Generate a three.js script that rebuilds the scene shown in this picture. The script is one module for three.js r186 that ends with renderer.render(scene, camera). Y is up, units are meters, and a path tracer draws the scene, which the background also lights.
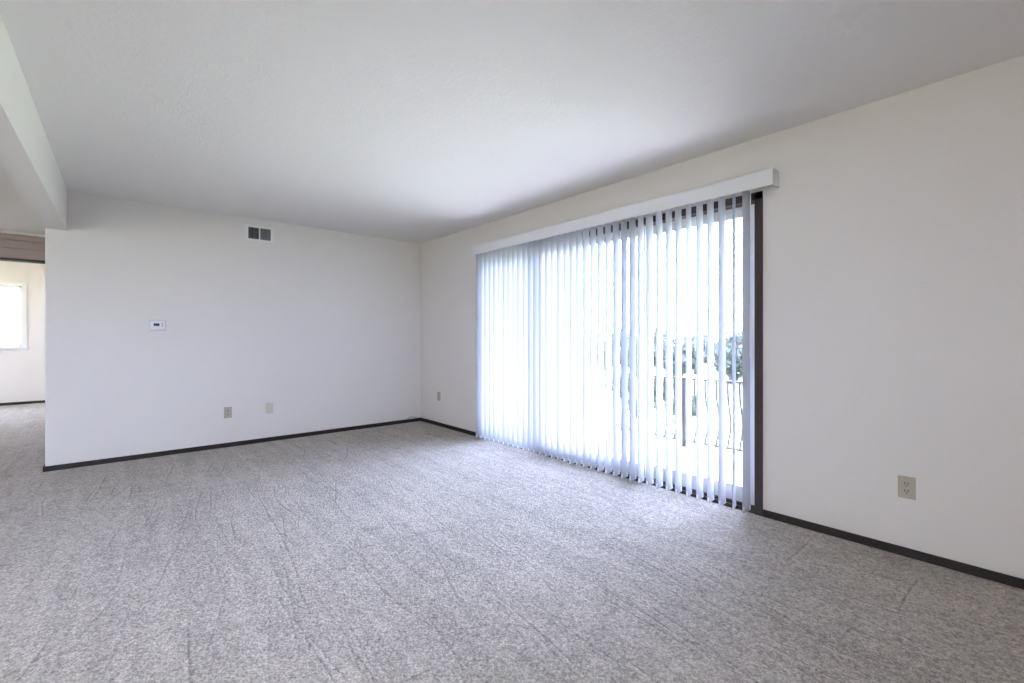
import * as THREE from 'three';
import { mergeGeometries, toCreasedNormals } from 'three/addons/utils/BufferGeometryUtils.js';
import { RoundedBoxGeometry } from 'three/addons/geometries/RoundedBoxGeometry.js';
import { ImprovedNoise } from 'three/addons/math/ImprovedNoise.js';

// ---------------------------------------------------------------- camera, sky, exposure
// World: the far corner of the living room is the origin; the back wall is z = 0 (room on +z),
// the wall with the sliding door is x = 0 (room on -x). Ceiling 2.44 m.
const scene = new THREE.Scene();
const renderer = new THREE.WebGLRenderer({ antialias: true });
renderer.toneMapping = THREE.LinearToneMapping;
renderer.toneMappingExposure = 1.0;
renderer.shadowMap.enabled = true;
const camera = new THREE.PerspectiveCamera(74.28, 1024 / 683, 0.05, 600);
camera.position.set(-3.118, 1.148, 5.534);
const YAW = 0.7123;
camera.lookAt(-3.118 + Math.sin(YAW), 1.148, 5.534 - Math.cos(YAW));
camera.setViewOffset(1024, 683, 0, 4, 1024, 683);
scene.background = new THREE.Color().setRGB(0.625, 0.75, 1.15);      // bright hazy sky
scene.backgroundIntensity = 24;
// high sun on the balcony side: it reaches the deck below the upper balcony, not the room
const sun = new THREE.DirectionalLight(new THREE.Color().setRGB(1.04, 0.95, 1.04), 44);
sun.position.set(20 + 14, 38, 3 + 5); sun.target.position.set(20, 0, 3); sun.castShadow = true; sun.shadow.radius = 2; sun.shadow.mapSize.set(4096, 4096);
Object.assign(sun.shadow.camera, { left: -60, right: 60, top: 60, bottom: -60, near: 1, far: 140 });
scene.add(sun, sun.target);

const H = 2.44, ROOM_LEFT = -7.2, ROOM_REAR = 7.4, FAR = -5.85, WALL_END = -3.62;

// ---------------------------------------------------------------- helpers
function rng(seed) { let a = seed >>> 0; return () => { a = (a + 0x6D2B79F5) | 0; let t = Math.imul(a ^ (a >>> 15), 1 | a); t = (t + Math.imul(t ^ (t >>> 7), 61 | t)) ^ t; return ((t ^ (t >>> 14)) >>> 0) / 4294967296; }; }
const used = {};
function numbered(n) { if (!(n in used)) { used[n] = 0; return n; } used[n]++; return n + '_' + String(used[n]).padStart(3, '0'); }
function shadow(o) { o.castShadow = true; o.receiveShadow = true; return o; }
function mesh(name, g, m, parent) { const o = shadow(new THREE.Mesh(g, m)); o.name = parent ? name : numbered(name); (parent || scene).add(o); return o; }
function thing(name, label, category, [x, y, z] = [0, 0, 0], turn = 0, group) {
  const o = new THREE.Group(); o.name = numbered(name); o.position.set(x, y, z); o.rotation.y = turn; scene.add(o);
  o.userData = { label, category }; if (group) o.userData.group = group; return o;
}
function structure(o, label, category) { o.userData = { kind: 'structure', label, category }; return o; }
function boxg(x0, x1, y0, y1, z0, z1, r = 0) {
  const w = x1 - x0, h = y1 - y0, d = z1 - z0;
  const g = r ? new RoundedBoxGeometry(w, h, d, 2, r) : new THREE.BoxGeometry(w, h, d);
  if (r && g.index === null) { /* rounded boxes are not indexed */ }
  g.translate((x0 + x1) / 2, (y0 + y1) / 2, (z0 + z1) / 2); return g;
}
function merge(list) { return mergeGeometries(list.map((g) => { const n = g.index ? g.toNonIndexed() : g; for (const k of Object.keys(n.attributes)) if (!['position', 'normal', 'uv'].includes(k)) n.deleteAttribute(k); return n; })); }
// uv in metres, taken from the two axes across the face
function metreUV(g) {
  const n = g.index ? g.toNonIndexed() : g; n.computeVertexNormals();
  const p = n.attributes.position, q = n.attributes.normal, uv = new Float32Array(p.count * 2);
  for (let i = 0; i < p.count; i++) {
    const ax = Math.abs(q.getX(i)), ay = Math.abs(q.getY(i)), az = Math.abs(q.getZ(i));
    const [u, v] = ay >= ax && ay >= az ? [p.getX(i), p.getZ(i)] : ax >= az ? [p.getZ(i), p.getY(i)] : [p.getX(i), p.getY(i)];
    uv[2 * i] = u; uv[2 * i + 1] = v;
  }
  n.setAttribute('uv', new THREE.BufferAttribute(uv, 2)); return n;
}
function tube(points, r, seg = 24, rad = 8) { return new THREE.TubeGeometry(new THREE.CatmullRomCurve3(points.map((p) => new THREE.Vector3(...p))), seg, r, rad, false); }
// wall in the plane across x or z, with rectangular openings [a0, a1, y0, y1]
function wallGeometry(axis, at0, at1, a0, a1, y0, y1, holes = []) {
  const s = new THREE.Shape([[a0, y0], [a1, y0], [a1, y1], [a0, y1]].map((p) => new THREE.Vector2(...p)));
  for (const [h0, h1, b0, b1] of holes) s.holes.push(new THREE.Path([[h0, b0], [h0, b1], [h1, b1], [h1, b0]].map((p) => new THREE.Vector2(...p))));
  const g = new THREE.ExtrudeGeometry(s, { depth: at1 - at0, bevelEnabled: false });
  if (axis === 'z') g.translate(0, 0, at0);
  else { g.rotateY(-Math.PI / 2); g.translate(at1, 0, 0); }        // shape x -> world z
  return metreUV(g);
}

// ---------------------------------------------------------------- textures
function valueNoise(n, cells, seed) {                               // tiling value noise, n x n
  const r = rng(seed), lat = new Float32Array(cells * cells).map(() => r()), out = new Float32Array(n * n), k = cells / n;
  for (let y = 0; y < n; y++) { const fy = y * k, j = Math.floor(fy), v = fy - j, vv = v * v * (3 - 2 * v), j0 = (j % cells) * cells, j1 = ((j + 1) % cells) * cells;
    for (let x = 0; x < n; x++) { const fx = x * k, i = Math.floor(fx), u = fx - i, uu = u * u * (3 - 2 * u), i0 = i % cells, i1 = (i + 1) % cells;
      const a = lat[j0 + i0] + (lat[j0 + i1] - lat[j0 + i0]) * uu, b = lat[j1 + i0] + (lat[j1 + i1] - lat[j1 + i0]) * uu; out[y * n + x] = a + (b - a) * vv; } }
  return out;
}
function dataTexture(n, fill, srgb, rep) {
  const d = new Uint8Array(n * n * 4); for (let i = 0; i < n * n; i++) { const c = fill(i); d[4 * i] = c[0]; d[4 * i + 1] = c[1]; d[4 * i + 2] = c[2]; d[4 * i + 3] = 255; }
  const t = new THREE.DataTexture(d, n, n); t.magFilter = THREE.LinearFilter; t.minFilter = THREE.LinearFilter; t.wrapS = t.wrapT = THREE.RepeatWrapping;
  if (srgb) t.colorSpace = THREE.SRGBColorSpace; if (rep) t.repeat.set(rep, rep); t.needsUpdate = true; return t;
}
// sprayed ceiling: fine and mid grain, 1 m to the tile
const stipple = (() => { const n = 512, a = valueNoise(n, 256, 3), b = valueNoise(n, 96, 4), c = valueNoise(n, 40, 5);
  return dataTexture(n, (i) => { const s = Math.max(0, b[i] * 0.55 + c[i] * 0.45 - 0.45) * 2.2 + a[i] * 0.3; const v = Math.min(255, s * 210); return [v, v, v]; }, false, 1); })();
const rollerGrain = (() => { const n = 512, a = valueNoise(n, 256, 7), b = valueNoise(n, 128, 8); return dataTexture(n, (i) => { const v = (a[i] * 0.5 + b[i] * 0.5) * 255; return [v, v, v]; }, false, 1); })();
// carpet: cut pile. The colour sheet covers 8 m without repeating: tufts, faint shading of yarn lots and the strokes of a vacuum cleaner
const CARPET = 8;
const carpetColour = (() => {
  const n = 2048, fine = valueNoise(n, 1024, 11), tuft = valueNoise(n, 620, 12), mid = valueNoise(n, 90, 13), big = valueNoise(n, 14, 14);
  const stroke = new Float32Array(n * n), r = rng(15), lanes = [valueNoise(n, 256, 16), valueNoise(n, 128, 17)];
  const draw = (x, z, ang, len, depth, width, bend) => {            // a groove: dark on one side, pale on the other
    const steps = Math.ceil(len / 0.003); let px = x, pz = z, a = ang;
    for (let s = 0; s < steps; s++) { const t = s / steps, f = depth * Math.sin(Math.PI * t) * (0.6 + 0.8 * r());
      px += Math.cos(a) * 0.003; pz += Math.sin(a) * 0.003; a += bend * 0.003 + (r() - 0.5) * 0.03;
      for (let w = -3; w <= 3; w++) { const qx = px - Math.sin(a) * w * width, qz = pz + Math.cos(a) * w * width;
        const i = Math.floor(((qx / CARPET) % 1 + 1) % 1 * n), j = Math.floor(((qz / CARPET) % 1 + 1) % 1 * n), k = j * n + i;
        const v = f * (w < 1 ? -1.5 * Math.exp(-w * w / 2) : 0.5 * Math.exp(-(w - 2) * (w - 2) / 2)); if (Math.abs(v) > Math.abs(stroke[k])) stroke[k] = v; } }
  };
  for (let k = 0; k < 230; k++) draw(-3.6 + 3.5 * r(), 0.2 + 5.6 * r(), Math.PI / 2 + 0.12 + (r() - 0.5) * 0.22, 0.3 + 0.9 * r(), 0.045 + 0.08 * r(), 0.004, (r() - 0.5) * 0.25);
  for (let k = 0; k < 14; k++) draw(-2.6 + 2.2 * r(), 2.6 + 2.6 * r(), (r() - 0.5) * 0.4, 0.3 + 0.6 * r(), 0.05 + 0.08 * r(), 0.004, (r() - 0.5) * 0.4);
  return dataTexture(n, (i) => {
    const x = i % n, y = (i / n) | 0, lane = lanes[0][((y >> 4) % n) * n + x] * 0.6 + lanes[1][((y >> 5) % n) * n + x] * 0.4;
    const speck = r(); let v = 0.93 + (fine[i] - 0.5) * 0.30 + (tuft[i] - 0.5) * 0.16 + (speck - 0.5) * 0.30 - (fine[i] > 0.72 ? 0.14 : 0) + (mid[i] - 0.5) * 0.05 + (big[i] - 0.5) * 0.04 + (lane - 0.5) * 0.10 + stroke[i];
    v = Math.max(0.25, Math.min(1.12, v)); return [Math.min(255, 198 * v), Math.min(255, 189 * v), Math.min(255, 179 * v)];
  }, true, 1 / CARPET);
})();
const carpetPile = (() => { const n = 1024, a = valueNoise(n, 128, 21), b = valueNoise(n, 256, 22), c = valueNoise(n, 24, 23); return dataTexture(n, (i) => { const v = (a[i] * 0.55 + b[i] * 0.35 + c[i] * 0.1) * 255; return [v, v, v]; }, false, 1); })();
const grassTexture = (() => { const n = 512, a = valueNoise(n, 256, 31), b = valueNoise(n, 40, 32), c = valueNoise(n, 9, 33);
  return dataTexture(n, (i) => { const v = 0.75 + (a[i] - 0.5) * 0.3 + (b[i] - 0.5) * 0.3 + (c[i] - 0.5) * 0.25; return [140 * v, 158 * v, 104 * v]; }, true, 1 / 12); })();

// ---------------------------------------------------------------- materials
const std = (rgb, roughness = 0.6, extra = {}) => { const m = new THREE.MeshStandardMaterial({ roughness, ...extra }); m.color.setRGB(...rgb); return m; };
const M = {
  wall: std([0.80, 0.755, 0.70], 0.75, { bumpMap: rollerGrain, bumpScale: 0.0006 }),
  ceiling: std([0.83, 0.795, 0.75], 0.9, { bumpMap: stipple, bumpScale: 0.0008 }),
  carpet: std([0.95, 0.95, 0.95], 1, { map: carpetColour, bumpMap: carpetPile, bumpScale: 0.006 }),
  darkWood: std([0.014, 0.009, 0.008], 0.6),
  frameBrown: std([0.042, 0.026, 0.027], 0.5),
  vinyl: std([0.82, 0.82, 0.82], 0.35),
  valance: std([0.80, 0.80, 0.80], 0.4),
  headrail: std([0.7, 0.7, 0.7], 0.35, { metalness: 0.2 }),
  handle: std([0.22, 0.22, 0.24], 0.4, { metalness: 0.3 }),
  plateTan: std([0.46, 0.42, 0.32], 0.4),
  plateIvory: std([0.66, 0.62, 0.50], 0.4),
  slot: std([0.02, 0.018, 0.015], 0.6),
  screw: std([0.45, 0.43, 0.38], 0.35, { metalness: 0.6 }),
  white: std([0.82, 0.82, 0.82], 0.45),
  display: std([0.035, 0.045, 0.06], 0.25),
  ventDark: std([0.03, 0.03, 0.032], 0.8),
  louvre: std([0.30, 0.31, 0.33], 0.5),
  headerBoard: std([0.44, 0.35, 0.31], 0.55),
  trimWhite: std([0.82, 0.80, 0.76], 0.5),
  concrete: std([0.45, 0.44, 0.42], 0.9),
  iron: std([0.012, 0.011, 0.011], 0.65),
  exterior: std([0.5, 0.46, 0.4], 0.9),
  grass: std([1, 1, 1], 1, { map: grassTexture }),
  asphalt: std([0.045, 0.05, 0.06], 0.9),
  bark: std([0.06, 0.045, 0.035], 0.9),
};
M.globe = std([0.9, 0.87, 0.8], 0.4, { emissive: new THREE.Color().setRGB(1.0, 0.82, 0.6), emissiveIntensity: 3 });  // glow of the added fill pendants
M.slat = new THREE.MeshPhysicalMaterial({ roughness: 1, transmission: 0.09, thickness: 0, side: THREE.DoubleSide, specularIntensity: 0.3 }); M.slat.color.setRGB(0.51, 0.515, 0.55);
M.glass = new THREE.MeshPhysicalMaterial({ roughness: 0, transmission: 1, thickness: 0, ior: 1.5, side: THREE.DoubleSide }); M.glass.color.setRGB(0.96, 0.97, 0.97);
M.leaves = [[0.07, 0.085, 0.06], [0.085, 0.105, 0.06], [0.08, 0.088, 0.075]].map((c) => { const m = new THREE.MeshPhysicalMaterial({ roughness: 1, transmission: 0.3, thickness: 0, side: THREE.DoubleSide }); m.color.setRGB(...c); return m; });

// ---------------------------------------------------------------- room shell
const DOOR = { z0: 1.40, z1: 4.394, top: 2.09 };
structure(mesh('floor', metreUV(boxg(ROOM_LEFT - 0.15, 0.16, -0.2, 0, FAR - 0.15, ROOM_REAR + 0.15)), M.carpet), 'grey taupe cut pile carpet with vacuum strokes', 'carpet');
structure(mesh('ceiling', metreUV(boxg(ROOM_LEFT - 0.15, 0.16, H, H + 0.2, FAR - 0.15, ROOM_REAR + 0.15)), M.ceiling), 'off-white sprayed ceiling over the living room', 'ceiling');
structure(mesh('wall_right', wallGeometry('x', 0, 0.16, -0.12, ROOM_REAR + 0.15, 0, H, [[DOOR.z0, DOOR.z1, 0.0001, DOOR.top]]), M.wall), 'cream painted wall around the sliding glass door', 'wall');
structure(mesh('wall_back', wallGeometry('z', -0.12, 0, WALL_END, 0, 0, H), M.wall), 'cream painted wall with vent and thermostat', 'wall');
structure(mesh('wall_hall', wallGeometry('x', WALL_END, WALL_END + 0.12, FAR, -0.12, 0, H), M.wall), 'cream hall wall running back behind the thermostat wall', 'wall');
const FARWIN = [-5.95, -4.43, 0.985, 2.035], SIDEWIN = [-4.9, -3.9, 0.9, 2.1], REAR_FILLWIN = [-6.7, -4.3, 0.7, 2.1];  // the rear opening is added to let in fill daylight
structure(mesh('wall_far', wallGeometry('z', FAR - 0.15, FAR, ROOM_LEFT, WALL_END + 0.12, 0, H, [FARWIN]), M.wall), 'bright cream wall of the far room with a white window', 'wall');
structure(mesh('wall_left', wallGeometry('x', ROOM_LEFT - 0.15, ROOM_LEFT, FAR - 0.15, ROOM_REAR + 0.15, 0, H, [SIDEWIN]), M.wall), 'cream wall of the dining side, out of view', 'wall');
structure(mesh('wall_rear', wallGeometry('z', ROOM_REAR, ROOM_REAR + 0.15, ROOM_LEFT, 0, 0, H, [REAR_FILLWIN]), M.wall), 'cream wall behind the camera', 'wall');
structure(mesh('trim_1', metreUV(boxg(WALL_END, -3.487, 2.083, H, 0, ROOM_REAR, 0)), M.wall), 'painted ceiling beam running from the end of the thermostat wall', 'beam');

// boarded header across the hall opening
{
  const z = -2.6, o = new THREE.Group(); o.name = numbered('trim_2'); scene.add(o); structure(o, 'mauve-brown boarded header with pale top strip across the hall', 'header');
  mesh('core', boxg(ROOM_LEFT, WALL_END, 2.112, H, z - 0.14, z - 0.015), M.headerBoard, o);
  mesh('top_strip', boxg(ROOM_LEFT, WALL_END, 2.405, H, z - 0.015, z + 0.035, 0.004), M.trimWhite, o);
  for (const [y0, y1, p] of [[2.338, 2.400, 0.012], [2.236, 2.322, 0.004], [2.122, 2.231, 0.010]]) mesh('board', boxg(ROOM_LEFT, WALL_END, y0, y1, z - 0.015, z + p, 0.003), M.headerBoard, o);
  mesh('edge_strip', boxg(ROOM_LEFT, WALL_END, 2.088, 2.112, z - 0.15, z + 0.002), M.darkWood, o);
}
// dark baseboards
{
  const bb = (name, list, label) => structure(mesh(name, merge(list.map((b) => boxg(...b, 0.004))), M.darkWood), label, 'baseboard');
  bb('baseboard_back', [[WALL_END - 0.013, -0.002, -0.01, 0.045, 0, 0.013], [WALL_END - 0.013, WALL_END, -0.01, 0.045, -0.6, 0.013]], 'narrow dark baseboard under the thermostat wall');
  bb('baseboard_right', [[-0.013, 0, -0.01, 0.045, 0.013, DOOR.z0]], 'short dark baseboard between corner and blinds');
  bb('baseboard_right', [[-0.013, 0, -0.01, 0.045, DOOR.z1, ROOM_REAR]], 'dark baseboard right of the sliding door');
  bb('baseboard_far', [[ROOM_LEFT, WALL_END, -0.01, 0.045, FAR, FAR + 0.013]], 'dark baseboard of the far room');
}

// ---------------------------------------------------------------- sliding glass door (three panels)
{
  const o = new THREE.Group(); o.name = 'door_1'; scene.add(o); structure(o, 'three-panel sliding glass door in a dark brown frame', 'door');
  const { z0, z1, top } = DOOR;
  mesh('frame', merge([boxg(-0.012, 0.15, -0.005, top, z1 - 0.048, z1, 0.003), boxg(-0.012, 0.15, -0.005, top, z0, z0 + 0.048, 0.003), boxg(-0.012, 0.15, top - 0.05, top, z0, z1, 0.003)]), M.frameBrown, o);
  mesh('sill_track', merge([boxg(-0.006, 0.155, -0.01, 0.022, z0 + 0.04, z1 - 0.04, 0.003), boxg(0.022, 0.026, 0.02, 0.034, z0 + 0.048, z1 - 0.048), boxg(0.072, 0.076, 0.02, 0.034, z0 + 0.048, z1 - 0.048)]), M.frameBrown, o);
  const panel = (a, b, x, st) => {
    const yb = 0.028, yt = top - 0.052, t = 0.036;
    const p = mesh('sliding_panel', merge([boxg(x, x + t, yb, yt, a, a + st, 0.003), boxg(x, x + t, yb, yt, b - st, b, 0.003), boxg(x, x + t, yt - 0.072, yt, a + st, b - st, 0.003), boxg(x, x + t, yb, 0.135, a + st, b - st, 0.003)]), M.vinyl, o);
    mesh('pane', boxg(x + 0.017, x + 0.0172, 0.13, yt - 0.068, a + st - 0.005, b - st + 0.005), M.glass, p); return p;
  };
  panel(z0 + 0.048, 2.42, 0.068, 0.06); panel(2.36, 3.515, 0.02, 0.055);
  const p = panel(3.41, z1 - 0.048, 0.068, 0.06);
  const ring = []; for (let k = 0; k <= 28; k++) { const a = k / 28 * Math.PI * 2; ring.push([0.05, 1.055 + 0.070 * Math.sin(a), 4.250 + 0.042 * Math.cos(a)]); }
  mesh('handle', merge([tube(ring, 0.006, 48, 8), boxg(0.046, 0.069, 1.035, 1.075, 4.284, 4.296, 0.003)]), M.handle, p);
}

// ---------------------------------------------------------------- vertical blind
{
  const o = thing('vertical_blind', 'white vertical blind with open slats hanging over the sliding door', 'blind');
  const RZ0 = 1.352, RZ1 = 4.488, y0 = 2.088, y1 = 2.19;
  mesh('valance', merge([boxg(-0.100, -0.093, y0, y1, RZ0, RZ1, 0.002), boxg(-0.1, 0, y1 - 0.006, y1, RZ0, RZ1, 0.002)]), M.valance, o);
  for (const z of [RZ0, RZ1 - 0.007]) mesh('valance_return', boxg(-0.0995, 0, y0, y1 - 0.001, z, z + 0.007, 0.002), M.valance, o);
  mesh('headrail', boxg(-0.080, -0.030, 2.125, 2.165, RZ0 + 0.02, RZ1 - 0.02, 0.004), M.headrail, o);
  // one slat: 89 mm wide, slightly curved, hem bar with weight at the foot
  const W = 0.089, N = 10, sag = 0.007;
  const slatShape = (h) => { const g = new THREE.PlaneGeometry(1, 1, N, 1), p = g.attributes.position; for (let i = 0; i < p.count; i++) { const u = p.getX(i) * 2; p.setXYZ(i, u * W / 2, (p.getY(i) + 0.5) * h, sag * (1 - u * u)); } g.computeVertexNormals(); return g; };
  const long = slatShape(2.082), hem = merge([boxg(-0.0435, 0.0435, 0.0, 0.032, 0.0005, 0.0045, 0.001)]), stem = boxg(-0.004, 0.004, 0, 0.045, -0.001, 0.002);
  const r = rng(41), n = 38, tilt = { 0: -0.16, 1: 0.18, 2: -0.1, 4: -0.06, 9: -0.1, 10: 0.06 };
  for (let k = 0; k < n; k++) {
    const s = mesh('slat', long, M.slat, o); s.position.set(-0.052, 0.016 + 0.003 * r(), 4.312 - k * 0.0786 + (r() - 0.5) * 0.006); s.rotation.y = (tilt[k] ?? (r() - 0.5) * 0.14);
    const w = mesh('hem_weight', hem, M.white, s); w.position.y = 0.003;
    const c = mesh('carrier', stem, M.headrail, s); c.position.set(0, 2.075, sag);
  }
  const wx = -0.088, wz = 4.352;
  mesh('wand', merge([tube([[wx, 2.13, wz], [wx, 1.7, wz], [wx, 1.36, wz]], 0.003, 6, 8), tube([[wx, 1.36, wz], [wx, 1.2, wz], [wx, 1.02, wz]], 0.0055, 6, 10), tube([[-0.06, 2.14, wz], [-0.078, 2.142, wz], [wx, 2.125, wz]], 0.003, 6, 8)]), M.white, o);
}

// ---------------------------------------------------------------- windows of the far room and side wall, and one added as fill light
function windowUnit(name, axis, at, out, [a0, a1, y0, y1], label) {
  const o = new THREE.Group(); o.name = name; scene.add(o); structure(o, label, 'window');
  const B = (u0, u1, b0, b1, d0, d1, r = 0.003) => { const lo = Math.min(at + out * d0, at + out * d1), hi = Math.max(at + out * d0, at + out * d1); return axis === 'z' ? boxg(u0, u1, b0, b1, lo, hi, r) : boxg(lo, hi, b0, b1, u0, u1, r); };
  const c = 0.06;
  mesh('casing', merge([B(a0 - c, a0, y0 - c, y1 + c, -0.014, 0), B(a1, a1 + c, y0 - c, y1 + c, -0.014, 0), B(a0, a1, y1, y1 + c, -0.014, 0)]), M.trimWhite, o);
  mesh('window_sill', merge([B(a0 - c - 0.02, a1 + c + 0.02, y0 - 0.03, y0, -0.045, 0.02), B(a0 - c, a1 + c, y0 - 0.085, y0 - 0.03, -0.012, 0)]), M.trimWhite, o);
  const m = (a0 + a1) / 2;
  mesh('sash', merge([B(a0, a0 + 0.035, y0, y1, 0.04, 0.09), B(a1 - 0.035, a1, y0, y1, 0.04, 0.09), B(a0, a1, y0, y0 + 0.035, 0.04, 0.09), B(a0, a1, y1 - 0.035, y1, 0.04, 0.09), B(m - 0.02, m + 0.02, y0, y1, 0.04, 0.09)]), M.vinyl, o);
  for (const [p, q] of [[a0 + 0.03, m - 0.015], [m + 0.015, a1 - 0.03]]) mesh('pane', B(p, q, y0 + 0.03, y1 - 0.03, 0.065, 0.0652, 0), M.glass, o);
}
windowUnit('window_1', 'z', FAR, -1, FARWIN, 'white framed window glowing with daylight on the far wall');
windowUnit('window_2', 'x', ROOM_LEFT, -1, SIDEWIN, 'white framed window on the dining side wall, out of view');

windowUnit('window_3', 'z', ROOM_REAR, 1, REAR_FILLWIN, 'wide white framed window added at the rear for fill daylight, out of view');  // invented window: its daylight brightens the back and right walls

// ---------------------------------------------------------------- unseen lamps added as warm fill (beside the frame)
function pendant(label, [x, y, z], drop, power) {  // globe lamp added only for its warm fill light
  const o = thing('added_pendant_lamp', label, 'lamp', [x, y, z]);
  mesh('ceiling_rose', new THREE.CylinderGeometry(0.06, 0.065, 0.03, 20).translate(0, drop - 0.015, 0), M.white, o);
  mesh('cord', new THREE.CylinderGeometry(0.005, 0.005, drop - 0.15, 8).translate(0, 0.13 + (drop - 0.15) / 2, 0), M.white, o);
  mesh('cap', new THREE.CylinderGeometry(0.05, 0.09, 0.05, 20).translate(0, 0.135, 0), M.white, o);
  mesh('lamp_globe', new THREE.SphereGeometry(0.14, 24, 16), M.globe, o);
  const l = new THREE.PointLight(new THREE.Color().setRGB(1.0, 0.86, 0.66), power); l.castShadow = true; l.shadow.radius = 6; o.add(l);
}
pendant('added opal globe pendant lamp, warm fill for the dining side, out of view', [-5.2, 1.72, 5.2], H - 1.72, 6);
pendant('added opal globe pendant lamp, warm fill for the far room, out of view', [-5.6, 1.95, -4.2], H - 1.95, 3.2);

// ---------------------------------------------------------------- things on the walls
{ // return-air vent, 27 x 17 cm
  const o = thing('air_vent', 'white wall vent with two dark louvred halves near the ceiling', 'vent', [-1.985, 2.280, 0]);
  mesh('frame', merge([boxg(-0.137, 0.137, 0.062, 0.087, 0, 0.010, 0.003), boxg(-0.137, 0.137, -0.087, -0.062, 0, 0.010, 0.003), boxg(-0.137, -0.108, -0.062, 0.062, 0, 0.010, 0.003), boxg(0.108, 0.137, -0.062, 0.062, 0, 0.010, 0.003)]), M.white, o);
  mesh('divider', boxg(-0.006, 0.006, -0.064, 0.064, 0.001, 0.010, 0.002), M.white, o);
  mesh('backing', boxg(-0.110, 0.110, -0.064, 0.064, 0.0003, 0.0012), M.ventDark, o);
  const fin = boxg(-0.0006, 0.0006, -0.062, 0.062, -0.0055, 0.0055);
  for (const s of [-1, 1]) for (let k = 0; k < 8; k++) { const f = mesh('louvre', fin, M.louvre, o); f.position.set(s * (0.013 + k * 0.0125), 0, 0.0062); f.rotation.y = s * 0.5; }
}
{ // thermostat
  const o = thing('thermostat', 'small white thermostat with dark display on the wall', 'thermostat', [-2.862, 1.266, 0]);
  mesh('base_plate', boxg(-0.064, 0.064, -0.050, 0.050, 0, 0.008, 0.003), M.white, o);
  mesh('body', boxg(-0.060, 0.060, -0.046, 0.046, 0.006, 0.042, 0.006), M.white, o);
  mesh('display', boxg(-0.032, 0.012, -0.008, 0.018, 0.040, 0.0432, 0.001), M.display, o);
  for (const y of [-0.006, 0.016]) mesh('button', boxg(0.026, 0.040, y - 0.005, y + 0.005, 0.041, 0.0445, 0.001), M.louvre, o);
}
function outlet(label, pos, turn, plate, duplex) {
  const o = thing(duplex ? 'wall_outlet' : 'cable_plate', label, duplex ? 'outlet' : 'wall plate', pos, turn);
  mesh('plate', boxg(-0.0355, 0.0355, -0.058, 0.058, 0, 0.006, 0.0025), plate, o);
  if (duplex) {
    for (const y of [0.0195, -0.0195]) {
      const sh = new THREE.Shape(); sh.absarc(0, 0, 0.0165, -0.9, 0.9, false); sh.absarc(0, 0, 0.0165, Math.PI - 0.9, Math.PI + 0.9, false); sh.closePath();
      const g = new THREE.ExtrudeGeometry(sh, { depth: 0.0022, bevelEnabled: true, bevelSize: 0.0005, bevelThickness: 0.0005, bevelSegments: 1, curveSegments: 10 }); g.translate(0, y, 0.0055);
      const s = mesh('socket', g, plate, o);
      const hole = new THREE.CylinderGeometry(0.0032, 0.0032, 0.001, 12); hole.rotateX(Math.PI / 2); hole.translate(0, y - 0.0085, 0.0083);
      mesh('slot', merge([boxg(-0.0082, -0.0046, y - 0.003, y + 0.0085, 0.0079, 0.0088), boxg(0.0046, 0.0082, y - 0.002, y + 0.0075, 0.0079, 0.0088), hole]), M.slot, s);
    }
    const c = new THREE.CylinderGeometry(0.003, 0.003, 0.0015, 14); c.rotateX(Math.PI / 2); c.translate(0, 0, 0.0064); mesh('screw', c, M.screw, o);
  } else {
    const jack = new THREE.CylinderGeometry(0.0048, 0.0048, 0.010, 12); jack.rotateX(Math.PI / 2); jack.translate(0, 0, 0.010); mesh('jack', jack, M.screw, o);
    for (const y of [0.041, -0.041]) { const c = new THREE.CylinderGeometry(0.003, 0.003, 0.0015, 14); c.rotateX(Math.PI / 2); c.translate(0, y, 0.0064); mesh('screw', c, M.screw, o); }
  }
}
outlet('tan duplex outlet low on the thermostat wall', [-2.281, 0.361, 0], 0, M.plateTan, true);
outlet('ivory cable plate low on the wall right of the tan outlet', [-1.884, 0.367, 0], 0, M.plateIvory, false);
outlet('small tan outlet between room corner and blinds', [0, 0.384, 0.47], -Math.PI / 2, M.plateTan, true);
outlet('large tan duplex outlet on the wall right of the door', [0, 0.361, 5.097], -Math.PI / 2, M.plateTan, true);
{
  const c = mesh('cable', tube([[-0.21, 0.052, 0.006], [-0.17, 0.066, 0.008], [-0.12, 0.064, 0.008], [-0.07, 0.050, 0.006]], 0.0035, 20, 6), M.slot);
  c.userData = { label: 'short thin dark cable lying on baseboard in the corner', category: 'cable' };
}

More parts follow.
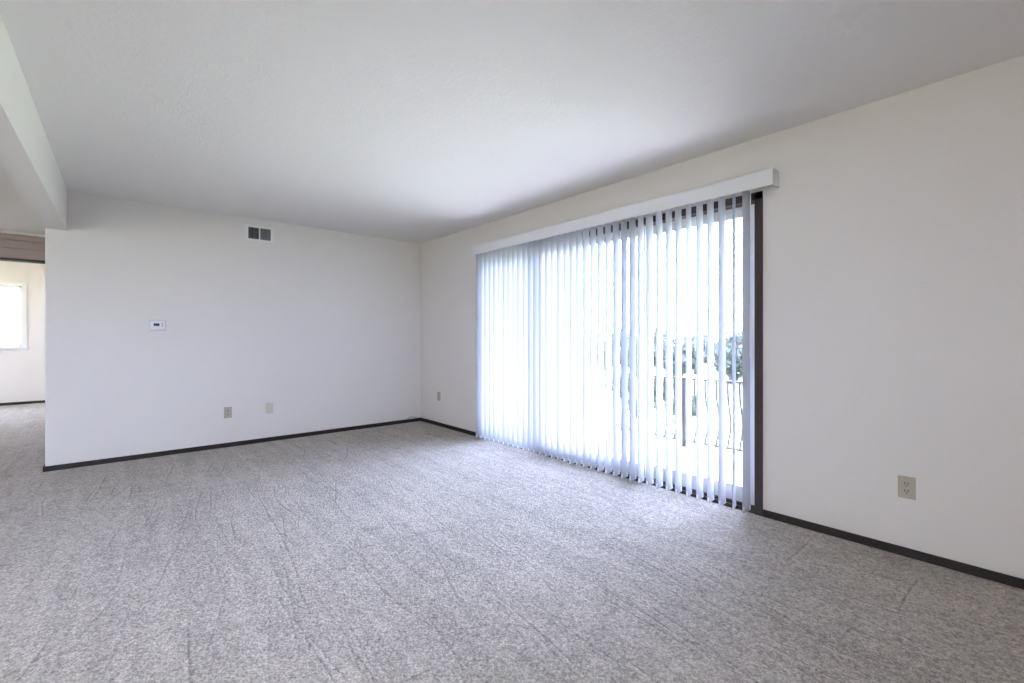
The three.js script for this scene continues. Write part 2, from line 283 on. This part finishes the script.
// ---------------------------------------------------------------- balcony
structure(mesh('balcony_deck', boxg(0.16, 1.92, -0.32, -0.11, -0.4, 7.0), M.concrete), 'pale concrete balcony deck outside the sliding door', 'balcony');
structure(mesh('balcony_soffit', boxg(0.16, 1.22, 2.62, 2.84, -0.4, 7.0), M.concrete), 'underside of the balcony above, out of view', 'balcony');
structure(mesh('trim_3', boxg(0.15, 0.30, -0.2, -0.01, DOOR.z0, DOOR.z1), M.concrete), 'pale concrete door step on the balcony', 'step');
{
  const o = thing('balcony_railing', 'dark iron balcony railing with bellied balusters behind the blind', 'railing', [1.8, -0.11, 0]);
  mesh('top_rail', boxg(-0.02, 0.02, 0.775, 0.795, -0.35, 6.9, 0.004), M.iron, o);
  mesh('bottom_rail', boxg(-0.012, 0.012, 0.06, 0.080, -0.35, 6.9, 0.003), M.iron, o);
  const belly = tube([[0, 0.07, 0], [0.012, 0.12, 0], [0.055, 0.22, 0], [0.075, 0.32, 0], [0.045, 0.46, 0], [0.012, 0.58, 0], [0, 0.68, 0], [0, 0.78, 0]], 0.0105, 20, 6);
  const post = boxg(-0.018, 0.018, 0, 0.78, -0.018, 0.018, 0.003), foot = boxg(-0.045, 0.045, 0, 0.012, -0.045, 0.045, 0.003);
  for (let k = -24; k <= 31; k++) { const z = 2.886 + k * 0.1245; if (z < -0.3 || z > 6.85) continue;
    if (k % 12 === 0) { const p = mesh('post', post, M.iron, o); p.position.z = z; const f = mesh('foot_plate', foot, M.iron, p); } else { const b = mesh('baluster', belly, M.iron, o); b.position.z = z; b.rotation.y = 0; } }
}

// ---------------------------------------------------------------- grounds beyond the balcony
const GROUND = -3.0;
structure(mesh('ground', metreUV(boxg(-60, 240, GROUND - 0.5, GROUND, -240, 120)), M.grass), 'bright green lawn below the balcony', 'lawn');
// point on the ground, depth metres out from the door wall, in the direction a photo column lies
const outAt = (slope, x) => [x, 5.534 + slope * (x + 3.118)];
{ const g = boxg(27, 34, GROUND + 0.0, GROUND + 0.03, -60, 30); structure(mesh('road', g, M.asphalt), 'dark blue grey drive beyond the lawn', 'road'); }
{
  const P = new ImprovedNoise();
  const cluster = (seed, rx, ry, count, size) => {                  // a crown of loose leaf tufts
    const r = rng(seed), pos = [], q = new THREE.Quaternion(), e = new THREE.Euler(), a = new THREE.Vector3();
    for (let k = 0; k < count; k++) {
      const th = r() * Math.PI * 2, c = r() * 2 - 1, s = Math.sqrt(1 - c * c), d = new THREE.Vector3(s * Math.cos(th), c, s * Math.sin(th));
      const rad = (0.72 + 0.55 * P.noise(d.x * 2.1 + seed, d.y * 2.1, d.z * 2.1)) * (0.55 + 0.45 * Math.sqrt(r()));
      const x = d.x * rx * rad, y = d.y * ry * rad, z = d.z * rx * rad; q.setFromEuler(e.set(r() * 6.28, r() * 6.28, r() * 6.28)); const w = size * (0.6 + 0.8 * r());
      for (const [u, v] of [[-1, -0.6], [1, -0.6], [0.2, 1]]) { a.set(u * w, v * w, 0).applyQuaternion(q); pos.push(x + a.x, y + a.y, z + a.z); }
    }
    const g = new THREE.BufferGeometry(); g.setAttribute('position', new THREE.Float32BufferAttribute(pos, 3)); g.computeVertexNormals(); return g;
  };
  const crowns = [cluster(1, 1, 1, 2600, 0.10), cluster(2, 1, 1, 2600, 0.10), cluster(3, 1, 1, 2600, 0.10)];
  const trunkG = new THREE.CylinderGeometry(0.10, 0.17, 1, 8); trunkG.translate(0, 0.5, 0);
  // rows of trees: [distance from the door wall, first sight line, spacing of the sight lines, half width of a crown, height, count]
  const trees = [], tr = rng(61);
  for (const [x, s0, ds, w, h, n] of [[38, -1.02, 0.118, 2.15, 4.3, 7], [46, -1.07, 0.112, 2.4, 5.0, 8], [55, -1.03, 0.105, 2.7, 5.7, 8]])
    for (let k = 0; k < n; k++) { const f = 0.82 + 0.18 * tr(); trees.push([s0 + k * ds, x + (tr() - 0.5) * 1.2, h * (0.86 + 0.2 * tr()), w * f, Math.floor(tr() * 3)]); }
  for (const [sl, x, h, w, kind] of trees) {
    const [px, pz] = outAt(sl, x), o = thing('tree', 'distant leafy tree beyond the lawn, seen between the slats', 'tree', [px, GROUND, pz], sl * 9, 'trees beyond the lawn');
    const t = mesh('trunk', trunkG, M.bark, o); t.scale.set(1.4, h * 0.5, 1.4);
    const c = mesh('crown', crowns[kind], M.leaves[kind], o); c.position.y = h * 0.56; c.scale.set(w, h * 0.50, w);
  }
  const bushes = [[-0.655, 17, 1.5, 0.9, 1], [-0.605, 22, 1.9, 1.1, 1], [-0.54, 18, 1.6, 1.0, 1], [-0.72, 23, 1.6, 1.1, 0]];
  for (const [sl, x, h, w, kind] of bushes) {
    const [px, pz] = outAt(sl, x), o = thing('bush', 'green rounded bush on the lawn near the drive', 'bush', [px, GROUND, pz], sl * 7, 'bushes on the lawn');
    const t = mesh('stem', trunkG, M.bark, o); t.scale.set(0.4, h * 0.5, 0.4);
    const c = mesh('foliage', crowns[kind], M.leaves[kind], o); c.position.y = h * 0.48; c.scale.set(w, h * 0.5, w);
  }
}
renderer.render(scene, camera);
